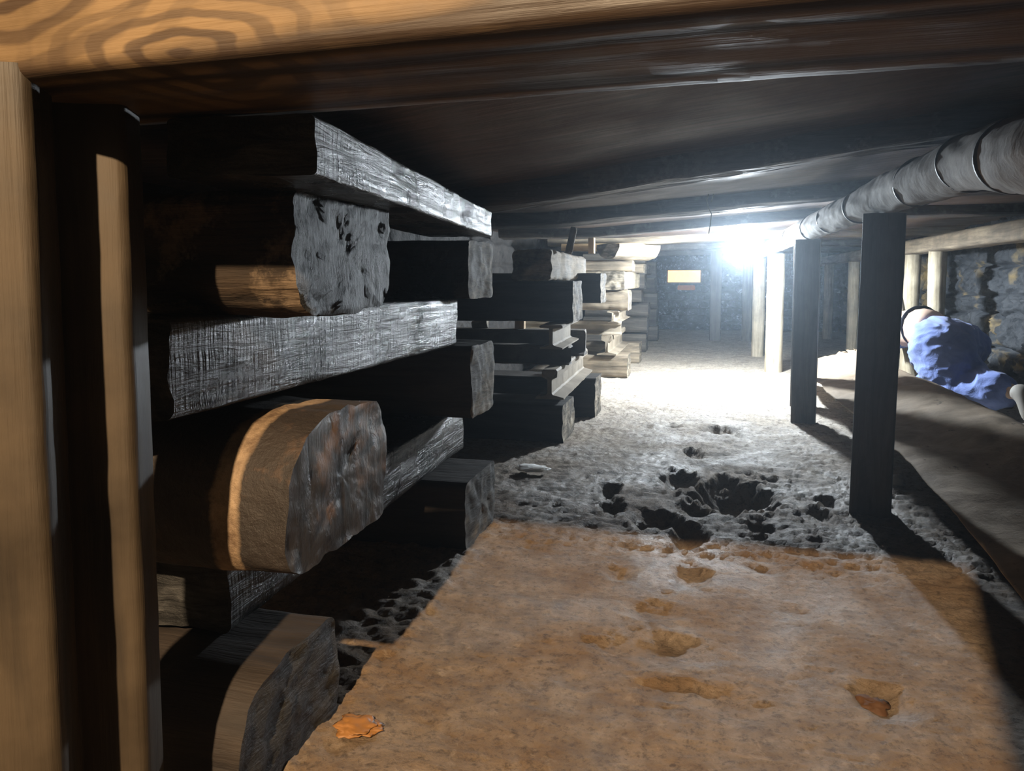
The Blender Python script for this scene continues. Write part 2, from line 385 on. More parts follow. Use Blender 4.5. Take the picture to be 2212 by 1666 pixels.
def xt(name, c, length, wd, h, mats, seed, label, cat, group=None, yaw=0.0, r=.015, tilt=0.0, **kw):
    """Timber across the passage: c is its near, bottom, right-hand corner; it runs to the left."""
    me = loft(name, rrect(wd, h, min(r, h * .45, wd * .45)), length, seed, **kw)
    m = Matrix.Translation(Vector(c)) @ Matrix.Rotation(yaw, 4, 'Z') @ Matrix.Rotation(tilt, 4, 'Y') @ Matrix.Translation((-length, wd / 2, h / 2))
    return tag(link(name, me, mats, mat=m), label, cat, group)
def yt(name, c, length, wd, h, mats, seed, label, cat, group=None, yaw=0.0, r=.015, pitch=0.0, **kw):
    """Timber along the passage: c is its near, bottom, right-hand corner; it runs away."""
    me = loft(name, rrect(wd, h, min(r, h * .45, wd * .45)), length, seed, **kw)
    m = Matrix.Translation(Vector(c)) @ Matrix.Rotation(yaw, 4, 'Z') @ Matrix.Rotation(pitch, 4, 'X') @ Matrix.Translation((-wd / 2, 0, h / 2)) @ Matrix.Rotation(PI / 2, 4, 'Z')
    return tag(link(name, me, mats, mat=m), label, cat, group)
def post(name, base, top, wd, dp, mats, seed, label, cat, group=None, yaw=0.0, r=.008, **kw):
    b, t = Vector(base), Vector(top); d = (t - b); ln = d.length
    me = loft(name, rrect(wd, dp, min(r, wd * .49, dp * .49)), ln, seed, **kw)
    z = d.normalized(); x0 = Vector((math.cos(yaw), math.sin(yaw), 0)); y0 = z.cross(x0).normalized(); x0 = y0.cross(z)
    m = Matrix(((z.x, x0.x, y0.x, b.x), (z.y, x0.y, y0.y, b.y), (z.z, x0.z, y0.z, b.z), (0, 0, 0, 1)))
    return tag(link(name, me, mats, mat=m), label, cat, group)
def rail_prof(h, wf, wh, tw, tf, th):  # steel rail outline: foot, web and head
    return [(wf / 2, -h / 2), (wf / 2, -h / 2 + tf * .6), (tw / 2 + .006, -h / 2 + tf * 1.4), (tw / 2, -h / 2 + tf * 2), (tw / 2, h / 2 - th * 1.3),
            (wh / 2, h / 2 - th), (wh / 2, h / 2 - th * .25), (wh / 2 - .006, h / 2), (-wh / 2 + .006, h / 2), (-wh / 2, h / 2 - th * .25), (-wh / 2, h / 2 - th),
            (-tw / 2, h / 2 - th * 1.3), (-tw / 2, -h / 2 + tf * 2), (-tw / 2 - .006, -h / 2 + tf * 1.4), (-wf / 2, -h / 2 + tf * .6), (-wf / 2, -h / 2)]
def rail(c, length, h, along, mats, seed, label, yaw=0.0, ibeam=False):
    pr = rail_prof(h, h * .95, h * (.95 if ibeam else .52), h * .14, h * .10, h * (.12 if ibeam else .26))
    # even ring order and no cap insets: the hollow outline is closed by one face per end
    seg = max(8, int(length / .04)); n = len(pr); vs, fs = [], []
    for i in range(seg + 1):
        for k, (y, z) in enumerate(pr):
            x = length * i / seg + (.012 * fbm(y * 30 + seed, z * 30, i, 2) if i in (0, seg) else 0)
            e = .0016 * ns(x * 25 + seed, y * 40, z * 40); vs.append((x, y + e, z + e))
    for i in range(seg):
        for k in range(n): fs.append((i * n + k, i * n + (k + 1) % n, (i + 1) * n + (k + 1) % n, (i + 1) * n + k))
    fs.append(tuple(range(n))[::-1]); fs.append(tuple(seg * n + k for k in range(n)))
    me = mesh('steel_rail', vs, fs, False)
    if along: m = Matrix.Translation(Vector(c)) @ Matrix.Rotation(yaw, 4, 'Z') @ Matrix.Translation((0, 0, h / 2)) @ Matrix.Rotation(PI / 2, 4, 'Z')
    else: m = Matrix.Translation(Vector(c)) @ Matrix.Rotation(yaw, 4, 'Z') @ Matrix.Translation((-length, 0, h / 2))
    return tag(link('steel_rail', me, mats, mat=m), label, 'rail', 'rusty rails laid between the timbers')

# ------------------------------------------------------------------ setting: floor
PITS = []
for cx, cy, rx, ry, dp in [(1040, 530, 95, 48, .05), (1290, 610, 190, 80, .075), (700, 575, 60, 40, .04), (715, 665, 65, 38, .04), (930, 722, 130, 50, .05),
                           (1085, 800, 95, 60, .05), (1120, 670, 75, 40, .035), (1100, 402, 60, 26, .035), (1230, 290, 110, 22, .04), (880, 272, 28, 10, .02),
                           (1700, 692, 65, 34, .03), (1430, 762, 60, 30, .025), (1740, 628, 60, 26, .025), (1340, 495, 60, 16, .02), (1000, 270, 50, 12, .02), (1460, 525, 45, 18, .02),
                           (745, 970, 95, 42, .016), (1080, 985, 105, 75, .022)]:
    PITS.append((1000 + cx / 2.212, 800 + cy / 2.212, rx / 2.212, ry / 2.212, dp))
for cx, cy, rx, ry, dp in [(1110, 345, 210, 62, .022), (1110, 232, 110, 36, .014), (1790, 495, 100, 58, .026), (1330, 510, 130, 60, .012), (1440, 112, 55, 18, .008), (1150, 470, 120, 40, .010),
                           (1550, 240, 60, 30, .010), (860, 440, 50, 30, .006)]:
    PITS.append((600 + cx / 1.372, 1150 + cy / 1.372, rx / 1.372, ry / 1.372, dp * .75))
pit = []
for px, py, rx, ry, dp in PITS:
    c = gr(px, py); e1 = gr(px + rx, py); e2 = gr(px, py - ry)
    pit.append((c.x, c.y, (e1 - c).xy.length * 1.05, (e2 - c).xy.length * .95, dp))
vl = [-.9]
while vl[-1] < .45: vl.append(vl[-1] + .06)
while vl[-1] < 10.9: vl.append(vl[-1] + max(.0065, .0062 * vl[-1]))
ul = list(np.arange(-1.3, -.85, .04)) + list(np.arange(-.85, .98, .0095)) + list(np.arange(.99, 2.0, .05))
nu = len(ul)
def floor_h(u, v):
    a = .015 if v > 1.9 else lerp(.0045, .015, max(0, min(1, (v - 1.75) / .3)))
    if v < .4 or v > 7: return 0.004 * ns(u * 5, v * 5, 0)
    warp = .25 * ns(u * 6, v * 6, 4)
    r1 = 1 - 2 * abs(ns(u * 9 + warp * 2, v * 17, 11)); r2 = 1 - 2 * abs(ns(u * 20 + warp, v * 44, 12)); r3 = 1 - 2 * abs(ns(u * 41, v * 90 + warp, 13))
    h = a * (.35 * ns(u * 8, v * 8, 1) + .42 * r1 + .42 * r2 + .22 * r3 + .25 * fbm(u * 60, v * 95, 2, 2) - .4) * max(.25, 1 - max(0, v - 4) / 3)
    for cx, cy, rx, ry, dp in pit:
        cv_ = cy > 1.9
        du, dv = (u - cx) / rx, (v - cy) / ry
        if abs(du) < 1.5 and abs(dv) < 1.5:
            q = math.hypot(du, dv) * (1 + .40 * ns(u * 16, v * 20, 9) + .18 * ns(u * 45, v * 45, 9))
            if q < 1.35: h += -dp * (max(0, 1 - q * q) ** (1.15 if cv_ else 1.6)) + .10 * dp * math.exp(-((q - 1.08) / .14) ** 2)
    e = max(0, -.50 - u); h += .010 * min(1, e / .06) * (.6 + fbm(u * 30, v * 30, 5, 3)) * (1 if v < 1.8 else 0)
    return h
vs = [(u, v, floor_h(u, v)) for v in vl for u in ul]
fs = [(j * nu + i, j * nu + i + 1, (j + 1) * nu + i + 1, (j + 1) * nu + i) for j in range(len(vl) - 1) for i in range(nu - 1)]
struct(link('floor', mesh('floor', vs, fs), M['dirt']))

# ------------------------------------------------------------------ setting: walls of stone and brick
def masonry(name, mat, length, height, bw, bh, seed, depth, rag, fm):
    """Wall in its own plane: local x along, z up, stones standing out along -y."""
    rnd = random.Random(seed); nx, nz = int(length / .018), int(height / .014)
    rows = []; z = 0
    while z < height:
        hh = bh * rnd.uniform(1 - rag, 1 + rag); x = -rnd.random() * bw; cells = []
        while x < length:
            ww = bw * rnd.uniform(1 - rag * 1.4, 1 + rag * 1.4); cells.append((x, x + ww, rnd.uniform(-.4, 1) * depth * .5, rnd.random() * 50)); x += ww
        rows.append((z, z + hh, cells)); z += hh
    vs = []
    for j in range(nz + 1):
        for i in range(nx + 1):
            x0, z0 = length * i / nx, height * j / nz
            x = x0 + rag * .10 * ns(x0 * 6, z0 * 6, seed); zz = z0 + rag * .12 * ns(x0 * 4, z0 * 5, seed + 3)
            o = 0
            for a, b, cells in rows:
                if a <= zz < b:
                    for p, q, off, sd in cells:
                        if p <= x < q:
                            e = min(x - p, q - x, zz - a, b - zz); k = max(0, min(1, e / .022))
                            o = (depth + off) * (k * (2 - k)) + depth * (.5 * fbm(x * 14 + sd, zz * 14, sd, 4) + rag * 1.6 * (.5 - abs(ns(x * 18 + sd, zz * 22, sd)) * 2) + .25 * fbm(x * 45, zz * 45, sd, 2)) * k
                            break
                    break
            vs.append((x0, -o, z0))
    fs = [(j * (nx + 1) + i, j * (nx + 1) + i + 1, (j + 1) * (nx + 1) + i + 1, (j + 1) * (nx + 1) + i) for j in range(nz) for i in range(nx)]
    return mesh(name, vs, fs)
struct(link('wall_left', masonry('wall_left', M['wall_r'], 11.6, 1.25, .40, .17, 3, .022, .25, None), M['wall_d'], loc=(-1.22, 10.7, 0), rotz=-PI / 2)).rotation_euler = (0, 0, PI / 2 + PI)
wl = bpy.data.objects['wall_left']; wl.location = (-1.30, -.9, 0); wl.rotation_euler = (0, 0, PI / 2)
wr = struct(link('wall_right', masonry('wall_right', M['wall_r'], 11.6, 1.25, .30, .15, 8, .048, .42, None), M['wall_r'], loc=(1.90, 10.7, 0), rotz=-PI / 2))
wb = struct(link('wall_back', masonry('wall_back', M['wall_b'], 3.3, 1.25, .26, .105, 5, .024, .07, None), M['wall_b'], loc=(-1.3, 10.75, 0)))
struct(link('wall_front', masonry('wall_front', M['wall_l'], 3.3, 1.0, .4, .19, 6, .02, .15, None), M['wall_l'], loc=(1.95, -.88, 0), rotz=PI))

def boxm(name, x0, x1, y0, y1, z0, z1, bev=.004):
    bm = bmesh.new(); bmesh.ops.create_cube(bm, size=1)
    for v in bm.verts: v.co = Vector((lerp(x0, x1, v.co.x + .5), lerp(y0, y1, v.co.y + .5), lerp(z0, z1, v.co.z + .5)))
    bmesh.ops.bevel(bm, geom=bm.edges[:], offset=bev, segments=2, affect='EDGES')
    me = bpy.data.meshes.new(name); bm.to_mesh(me); bm.free(); return me
# sandy stone blocks stacked behind the two left posts
for k, (z0, z1) in enumerate([(0, .125), (.128, .285), (.288, .455), (.458, .60), (.603, .72)]):
    me = boxm('stone_block', -1.255, -1.10 + .012 * (k % 2), .80 + .03 * (k % 3), 1.50 - .04 * (k % 2), z0, z1, .012)
    bm = bmesh.new(); bm.from_mesh(me); bmesh.ops.subdivide_edges(bm, edges=bm.edges[:], cuts=5, use_grid_fill=True)
    for v_ in bm.verts: v_.co.x += .010 * fbm(v_.co.y * 12, v_.co.z * 12, k * 3.3, 4); v_.co.y += .006 * fbm(v_.co.x * 12, v_.co.z * 12, k * 5.3, 3)
    bm.to_mesh(me); bm.free()
    nm_ = ['bottom sandy stone block on the dirt behind the two left posts', 'second sandy stone block up behind the two left posts', 'third sandy stone block up behind the two left posts',
           'fourth dark stained stone block up behind the two left posts', 'topmost dark stained stone block behind the two left posts'][k]
    tag(link('stone_block', me, M['wall_l'] if k < 3 else M['wall_s']), nm_, 'block', 'stone blocks behind the left posts')

# ------------------------------------------------------------------ setting: the old floor overhead, open above the camera
def deck():
    us = list(np.arange(-1.3, 1.98, .06)); vv = [-.95 + .12 * i for i in range(98)]; vv = sorted(set(vv + [.53]))
    vs, fs = [], []; n = len(us)
    for v in vv:
        for u in us: vs.append((u, v, ceil_z(u, v) + .055 + .004 * ns(u * 5, v * 9, 2)))
    top = len(vs); vs += [(a, b, c + .05) for a, b, c in vs]
    hole = lambda u, v: -1.12 < u < .22 + .25 * v and v < .58
    q = lambda j, i: not hole((us[i] + us[i + 1]) / 2, (vv[j] + vv[j + 1]) / 2)
    for j in range(len(vv) - 1):
        for i in range(n - 1):
            if not q(j, i): continue
            a = j * n + i; fs.append((a, a + n, a + n + 1, a + 1)); fs.append(tuple(top + k for k in (a, a + 1, a + n + 1, a + n)))
            for dj, di, e0, e1 in ((0, -1, a, a + n), (0, 1, a + n + 1, a + 1), (-1, 0, a + 1, a), (1, 0, a + n, a + n + 1)):
                jj, ii = j + dj, i + di
                if jj < 0 or ii < 0 or jj >= len(vv) - 1 or ii >= n - 1 or not q(jj, ii): fs.append((e0, e1, e1 + top, e0 + top))
    return mesh('ceiling', vs, fs, False)
def deck_mat():
    m, nt, b = nodemat('sooty_boards')
    v = coords(nt, (1, 1, 1)); g = tex_noise(nt, coords(nt, (2.2, 22, 10)), 2.2, 8, .7, .4); bl = tex_noise(nt, v, 3.5, 5, .6); f = tex_noise(nt, v, 60, 4, .7)
    col = ramp(nt, g, [(.3, (.05, .036, .030)), (.72, (.21, .150, .120))])
    L(nt, mix(nt, ramp(nt, bl, [(.4, 0.0), (.65, .6)]), col, (.085, .046, .034)), b.inputs['Base Color'])
    L(nt, ramp(nt, bl, [(.3, .42), (.7, .7)]), b.inputs['Roughness']); bump(nt, b, [(g, .7, .006), (f, .4, .002)]); return m
struct(link('ceiling', deck(), deck_mat()))

def joist(v, wd, seed, label, u0=-1.2, u1=1.86, h=.075, mat='joist'):
    n = 60; pr = rrect(wd, h, .012, 3, 6); vs, fs = [], []; k = len(pr)
    for i in range(n + 1):
        u = lerp(u0, u1, i / n); zb = ceil_z(u, v)
        for (y, z) in pr:
            e = .006 * fbm(u * 3 + seed, y * 14, z * 14 + seed, 4) + .002 * ns(u * 30, y * 50, z * 50 + seed)
            vs.append((u, v + wd / 2 + y + e, zb + h / 2 + z + e))
    for i in range(n):
        for j in range(k): fs.append((i * k + j, i * k + (j + 1) % k, (i + 1) * k + (j + 1) % k, (i + 1) * k + j))
    fs.append(tuple(range(k))[::-1]); fs.append(tuple(n * k + j for j in range(k)))
    return tag(link('floor_joist', mesh('floor_joist', vs, fs, False), M[mat]), label, 'joist', 'sooty joists under the old floor')
joist(1.85, .165, 1, 'wide sooty joist overhead resting on the nearest timber stack')
joist(3.14, .19, 2, 'second sooty joist overhead with a thin wire hanging below')
joist(4.42, .16, 3, 'dark joist just in front of the bright work lamp')
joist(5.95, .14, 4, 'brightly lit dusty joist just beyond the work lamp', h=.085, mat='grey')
joist(7.45, .14, 5, 'dim joist two rows beyond the work lamp')
joist(9.0, .14, 6, 'farthest joist close to the glossy black brick wall')
# the new square beam over the opening; an unseen timber added to cut the warm patch
me = loft('floor_beam', rrect(.20, .125, .012), 1.95, 31, amp=.002, end_amp=.002)
tag(link('floor_beam', me, [M['beam'], M['beam']], mat=Matrix.Translation((-1.02, .52 + .10 + .048, .88 + .0625)) @ Matrix.Rotation(-.037, 4, 'Z')), 'broad brown squared beam crossing close overhead on the two left posts', 'beam')
me = loft('added_shade_timber', rrect(.12, .11, .008), 1.3, 32, amp=.002)
tag(link('added_shade_timber', me, [M['beam'], M['beam']], mat=Matrix.Translation((.00, -.8, .945)) @ Matrix.Rotation(PI / 2 - .245, 4, 'Z')), 'unseen brown timber added above the camera to cut the warm light', 'timber')

# ------------------------------------------------------------------ nearest stack of tarred timbers
G_A = 'heavy timbers of the nearest crib stack'
T, TE = M['tar'], M['tar_end']
CA = 'timber'
def zc(v, z): return Vector((v.x, v.y, z))
c = gr(1005, 1195)
xt('crib_timber', zc(c, 0), .68, .285, .178, [M['worn'], M['dim_end']], 11, 'square brown timber end standing on the dirt under the nearest stack', CA, G_A, amp=.003, r=.02)
def bread(h0, s):                      # round off one upper shoulder like a loaf
    def f(x, y, z):
        return (x, y, z)
    return f
def loaf(wd, h, r1, r2, rb):           # outline with two big upper radii and small lower ones
    pts = []
    for cx, cz, r, a0 in ((wd / 2 - r2, h / 2 - r2, r2, 0), (-wd / 2 + r1, h / 2 - r1, r1, 90), (-wd / 2 + rb, -h / 2 + rb, rb, 180), (wd / 2 - rb, -h / 2 + rb, rb, 270)):
        for k in range(9):
            a = math.radians(a0 + 90 * k / 8); pts.append((cx + r * math.cos(a), cz + r * math.sin(a)))
    out = []
    for i, p in enumerate(pts):
        q = pts[(i + 1) % len(pts)]; out.append(p)
        if math.dist(p, q) > .03:
            per_ = max(2, int(math.dist(p, q) / .012))
            for k in range(1, per_): out.append((lerp(p[0], q[0], k / per_), lerp(p[1], q[1], k / per_)))
    return out
def xloaf(cn, length, wd, h, prof, mats, seed, label, yaw=0, **kw):
    me = loft('crib_timber', prof, length, seed, **kw)
    m = Matrix.Translation(Vector(cn)) @ Matrix.Rotation(yaw, 4, 'Z') @ Matrix.Translation((-length, wd / 2, h / 2))
    return tag(link('crib_timber', me, mats, mat=m), label, CA, G_A)
a = at(512, 1650, .90)
xloaf(zc(a, 0.0), .50, .27, .168, loaf(.27, .168, .10, .03, .012), [M['worn'], M['tar_end']], 12, 'dark rounded timber end low on the ground below the striped one', amp=.004)
a = at(622, 1235, .95)
xloaf(zc(a, .300), .42, .315, .205, loaf(.315, .205, .125, .06, .03), [M['barrel'], M['burl']], 13, 'rounded brown timber end with one pale stripe around it', amp=.006, end_amp=.005)
a = at(640, 690, .93)
xloaf(zc(a, .655), .46, .29, .158, loaf(.29, .158, .02, .02, .05), [M['rot'], M['bark']], 14, 'crumbling rotten timber end under the topmost timber, near side', amp=.012, end_amp=.006, chip=.01)
c = at(1020, 920, 1.92)
xt('crib_timber', zc(c, .335), .68, .215, .192, [M['black'], M['grey_end']], 15, 'black timber with a split pale end, halfway up the nearest stack', CA, G_A, r=.022, end_amp=.005, chip=.012)
c = at(1012, 645, 1.92)
xt('crib_timber', zc(c, .652), .66, .235, .152, [M['tar'], M['grey_end']], 16, 'tarred timber with a grey end right below the topmost timber, far side', CA, G_A, r=.02, end_amp=.006)
# timbers along the passage
c = at(997, 1085, 1.97); cu = c.x - .05
yt('crib_timber', (cu, .93, .176), 1.12, .22, .125, [T, TE], 17, 'tarred timber laid lengthwise in the bottom layer of the nearest stack', CA, G_A, pitch=.024)
c = at(988, 725, 1.93)
yt('crib_timber', (c.x, .755, .530), c.y - .755, .20, .124, [T, TE], 18, 'broad shiny tarred timber laid lengthwise through the middle of the nearest stack', CA, G_A, r=.010, amp=.003, chip=.10, end_amp=.012)
n0 = at(683, 378, .80); f0 = at(1062, 515, 1.92); d = f0 - n0
yt('crib_timber', n0, d.length, .17, .064, [T, TE], 19, 'topmost tarred plank of the nearest stack with a brightly glinting side', CA, G_A, yaw=-math.atan2(d.x, d.y), r=.006, amp=.003)

# ------------------------------------------------------------------ left posts
post('support_post', (-.638, .570, 0), (-.638, .570, .895), .072, .072, [M['pine'], M['pine']], 41, 'square pine post at the far left under the beam', 'post', 'pine posts under the broad beam', yaw=.52, amp=.0015, r=.012, end_amp=.001)
post('support_post', (-.627, .672, 0), (-.627, .672, .895), .076, .066, [M['pine'], M['pine']], 42, 'square pine post right of the far left one, beside the nearest stack', 'post', 'pine posts under the broad beam', yaw=.42, amp=.0015, r=.012, end_amp=.001)

# ------------------------------------------------------------------ second stack, timber and rails
G_B = 'timbers of the second crib stack'
c = gr(1215, 960); yB = c.y
xt('crib_timber', zc(c, 0), .6, .30, .165, [M['black'], M['grey_end']], 51, 'black timber with a grey end on the ground under the second stack, near side', CA, G_B, amp=.003)
c2 = gr(1285, 905)
xt('crib_timber', zc(c2, 0), .6, .235, .205, [M['black'], M['grey_end']], 52, 'tall dark timber with a pale worn top under the far side of the second stack', CA, G_B, amp=.003)
p = at(1205, 862, 3.08); q = at(1250, 795, 3.95)
rail((p.x - .03, p.y - .03, .205), 1.0, .125, True, [M['steel_l']], 1, 'pale dusty channel rail lying lengthwise on the lowest timbers of the second stack', yaw=.02)
e = at(1228, 800, 3.20); rail((e.x, e.y + .05, .33), .62, .085, False, [M['steel']], 2, 'dark rusty rail crossing low in the second stack, near side', ibeam=True)
e = at(1262, 752, 3.62); v3_ = e.y + .05; rail((e.x, e.y + .05, .33), .9, .125, False, [M['steel']], 3, 'dark rail crossing the second stack with a pale wood wedge on top', ibeam=True)
p = at(1185, 750, 3.02); rail((p.x + .01, p.y, .418), .52, .10, True, [M['steel_l']], 4, 'pale rail end with a slanting flange in the middle of the second stack', yaw=.03, ibeam=True)
e = at(1237, 692, 3.15); xt('crib_timber', zc(e, .522), .62, .26, .175, [M['black'], M['grey_end']], 53, 'deep black timber with a bright upright end in the second stack', CA, G_B)
e = at(1297, 655, 3.72); xt('crib_timber', zc(e, .585), .6, .22, .150, [M['black'], M['grey_end']], 54, 'black timber with a thin bright end edge behind the deep black one', CA, G_B)
p = at(1190, 610, 3.04)
yt('crib_timber', (p.x, p.y, .70), .98, .16, .125, [M['grey'], M['grey_end']], 55, 'splintered grey timber on top of the second stack', CA, G_B, amp=.010, chip=.09, end_amp=.02)
b = at(1228, 548, 3.2); t = at(1240, 492, 3.2); tag(link('wood_shim', loft('wood_shim', rrect(.028, .018, .004, 3, 4), (t - b).length, 56, amp=.003, chip=.03, seg=14), [M['grey'], M['grey_end']],
     mat=Matrix.Translation(b) @ (t - b).to_track_quat('X', 'Z').to_matrix().to_4x4() @ Matrix.Rotation(.7, 4, 'X')), 'thin splintered stick wedged between the second stack and the joist', 'stick')
b = at(1110, 713, 3.62); post('wood_wedge', (b.x, v3_, .453), (b.x, v3_, .522), .048, .04, [M['pale'], M['pale']], 57, 'small pale wooden block standing on a rail in the second stack', 'block', r=.003, amp=.002)
b = at(1010, 713, 3.62)
post('stone', (b.x - .03, v3_, .468), (b.x + .05, v3_, .478), .045, .05, [M['grey'], M['grey_end']], 58, 'flat grey chunk lying on a rail behind the nearest stack', 'chunk', r=.015, amp=.006)

# ------------------------------------------------------------------ third stack, lit from the lamp
G_C = 'timbers of the third crib stack'
c = gr(1355, 818); c3 = c
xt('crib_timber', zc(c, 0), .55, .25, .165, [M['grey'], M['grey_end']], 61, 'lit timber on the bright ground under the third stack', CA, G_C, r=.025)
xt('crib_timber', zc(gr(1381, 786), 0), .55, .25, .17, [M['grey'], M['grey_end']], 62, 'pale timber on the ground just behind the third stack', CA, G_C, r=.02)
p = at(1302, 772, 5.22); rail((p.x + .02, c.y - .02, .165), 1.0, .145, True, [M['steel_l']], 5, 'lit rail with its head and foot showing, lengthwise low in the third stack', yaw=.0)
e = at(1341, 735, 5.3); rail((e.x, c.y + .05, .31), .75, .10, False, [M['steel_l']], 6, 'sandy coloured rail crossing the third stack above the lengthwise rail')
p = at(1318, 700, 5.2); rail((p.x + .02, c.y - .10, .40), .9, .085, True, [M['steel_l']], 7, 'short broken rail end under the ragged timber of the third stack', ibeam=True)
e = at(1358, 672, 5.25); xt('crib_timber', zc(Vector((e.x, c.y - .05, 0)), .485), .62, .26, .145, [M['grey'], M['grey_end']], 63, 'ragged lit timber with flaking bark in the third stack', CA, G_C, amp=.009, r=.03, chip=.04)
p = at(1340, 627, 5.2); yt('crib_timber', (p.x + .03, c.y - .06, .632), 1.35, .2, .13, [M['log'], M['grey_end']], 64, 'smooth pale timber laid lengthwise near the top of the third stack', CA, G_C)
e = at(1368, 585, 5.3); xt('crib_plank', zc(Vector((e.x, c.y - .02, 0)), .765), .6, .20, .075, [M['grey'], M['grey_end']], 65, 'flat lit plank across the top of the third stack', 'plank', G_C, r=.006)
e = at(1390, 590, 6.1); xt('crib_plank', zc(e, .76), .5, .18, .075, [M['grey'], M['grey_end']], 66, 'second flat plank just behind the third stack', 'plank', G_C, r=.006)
prof = [(.11 * math.cos(t_), .10 * math.sin(t_)) for t_ in [PI + PI * k / 14 for k in range(15)]] + [(.06, .004), (0, .006), (-.06, .004)]
b = at(1306, 540, 5.1); b2 = at(1372, 548, 5.5)
tag(link('half_log', loft('half_log', prof[::1], .42, 67, amp=.010, chip=.05), [M['grey'], M['grey_end']],
    mat=Matrix.Translation((b.x + .02, b.y, .945)) @ Matrix.Rotation(math.radians(52), 4, 'Z')), 'round bottomed half log wedged on top of the third stack', 'log')
b = at(1296, 545, 4.9); zj = ceil_z(b.x, 4.5); post('wood_wedge', (b.x, 4.50, zj - .095), (b.x, 4.50, zj + .006), .036, .05, [M['pale'], M['pale']], 68, 'orange tinted wooden block hanging under the joist at the third stack', 'block', r=.003, amp=.003)
e = at(1388, 541, 5.6); xt('crib_plank', Vector((e.x, e.y, .925)), .62, .16, .055, [M['pale'], M['pale']], 69, 'clean yellow plank under the joist behind the half log', 'plank', r=.004)

# ------------------------------------------------------------------ fourth and fifth stacks, in the dust
G_D = 'timbers of the far crib stacks'
for i, (x, y0, y1, dd, nm, rr) in enumerate([(1395, 757, 722, 7.2, 'lowest timber of the fourth stack, standing on the dirt', .02), (1397, 720, 686, 7.15, 'bulging rounded timber low in the fourth stack', .055),
                                   (1400, 685, 655, 7.2, 'rounded timber above the bulging one in the fourth stack', .05), (1385, 653, 627, 7.0, 'short square timber halfway up the fourth stack', .012),
                                   (1392, 625, 592, 7.1, 'broad timber just under the top of the fourth stack', .02)]):
    a = at(x, y0, dd); b = at(x, y1, dd)
    xt('crib_timber', zc(a, max(0, a.z) if i else 0), .62, .30, b.z - (a.z if i else 0), [M['dim'], M['dim_end']], 71 + i, nm, CA, G_D, r=rr)
a = at(1398, 592, 7.2); yt('crib_plank', (a.x, a.y - .05, .758), .75, .2, .10, [M['dim'], M['dim_end']], 79, 'lengthwise plank topping the fourth stack', 'plank', G_D)
a = at(1394, 565, 7.1); xt('crib_plank', zc(a, .858), .6, .2, .10, [M['dim'], M['dim_end']], 80, 'plank jammed under the joist on the fourth stack', 'plank', G_D)
for i, (x, y0, y1, nm) in enumerate([(1420, 736, 705, 'lowest timber of the farthest stack'), (1417, 704, 668, 'second timber up in the farthest stack'), (1419, 667, 634, 'third timber up in the farthest stack'),
                                    (1414, 633, 600, 'fourth timber up in the farthest stack'), (1416, 599, 566, 'topmost timber of the farthest stack')]):
    a = at(x, y0, 8.5); b = at(x, y1, 8.5)
    xt('crib_timber', zc(a, a.z if i else 0), .65, .5 if i % 2 else .3, b.z - (a.z if i else 0), [M['dim'], M['dim_end']], 91 + i, nm, CA, G_D, r=.02)

# ------------------------------------------------------------------ posts of the right-hand row and the wrapped pipe
G_P = 'posts under the wrapped pipe'
PIPE = [(.40, -.2, .79), (.415, .55, .805), (.445, 1.10, .868), (.50, 1.6, .925), (.530, 2.33, .950), (.520, 3.72, .952), (.525, 5.0, .955), (.53, 6.2, .955), (.53, 7.2, .955)]
RP = .056
def pipe_c(v):
    for a, b in zip(PIPE, PIPE[1:]):
        if a[1] <= v <= b[1]:
            t = (v - a[1]) / (b[1] - a[1]); t = t * t * (3 - 2 * t) * .4 + t * .6
            return Vector((lerp(a[0], b[0], t), v, lerp(a[2], b[2], t)))
    return Vector(PIPE[-1])
vs, fs = [], []; nv = 420; nr = 40
for i in range(nv + 1):
    v = lerp(-.2, 7.2, (i / nv) ** 1.3); c = pipe_c(v)
    for k in range(nr):
        a = 2 * PI * k / nr
        r = RP + .0045 * fbm(a and math.cos(a) * 1.5, v * 3, math.sin(a) * 1.5, 4) + .0025 * ns(math.cos(a) * 4, v * 14, math.sin(a) * 4)
        vs.append((c.x + r * math.cos(a), v, c.z + r * math.sin(a)))
for i in range(nv):
    for k in range(nr): fs.append((i * nr + k, (i + 1) * nr + k, (i + 1) * nr + (k + 1) % nr, i * nr + (k + 1) % nr))
fs.append(tuple(range(nr))); fs.append(tuple(nv * nr + k for k in range(nr))[::-1])
pipe = tag(link('wrapped_pipe', mesh('wrapped_pipe', vs, fs), M['pipe']), 'thick pale wrapped pipe running along the tops of the right-hand posts', 'pipe')
for i, v in enumerate((1.30, 1.62, 2.02, 2.75, 3.30, 3.80, 4.6)):
    c = pipe_c(v); vs, fs = [], []; n = 36; sk = .02 * math.sin(i * 2.1)
    for (r, dv) in ((RP - .004, -.006), (RP + .003, -.004), (RP + .003, .004), (RP - .004, .006)):
        for k in range(n):
            a = 2 * PI * k / n; vs.append((c.x + r * math.cos(a), v + dv + sk * math.sin(a), c.z + r * math.sin(a)))
    for j in range(3):
        for k in range(n): fs.append((j * n + k, j * n + (k + 1) % n, (j + 1) * n + (k + 1) % n, (j + 1) * n + k))
    link('joint_ring', mesh('joint_ring', vs, fs), M['ring'], pipe)

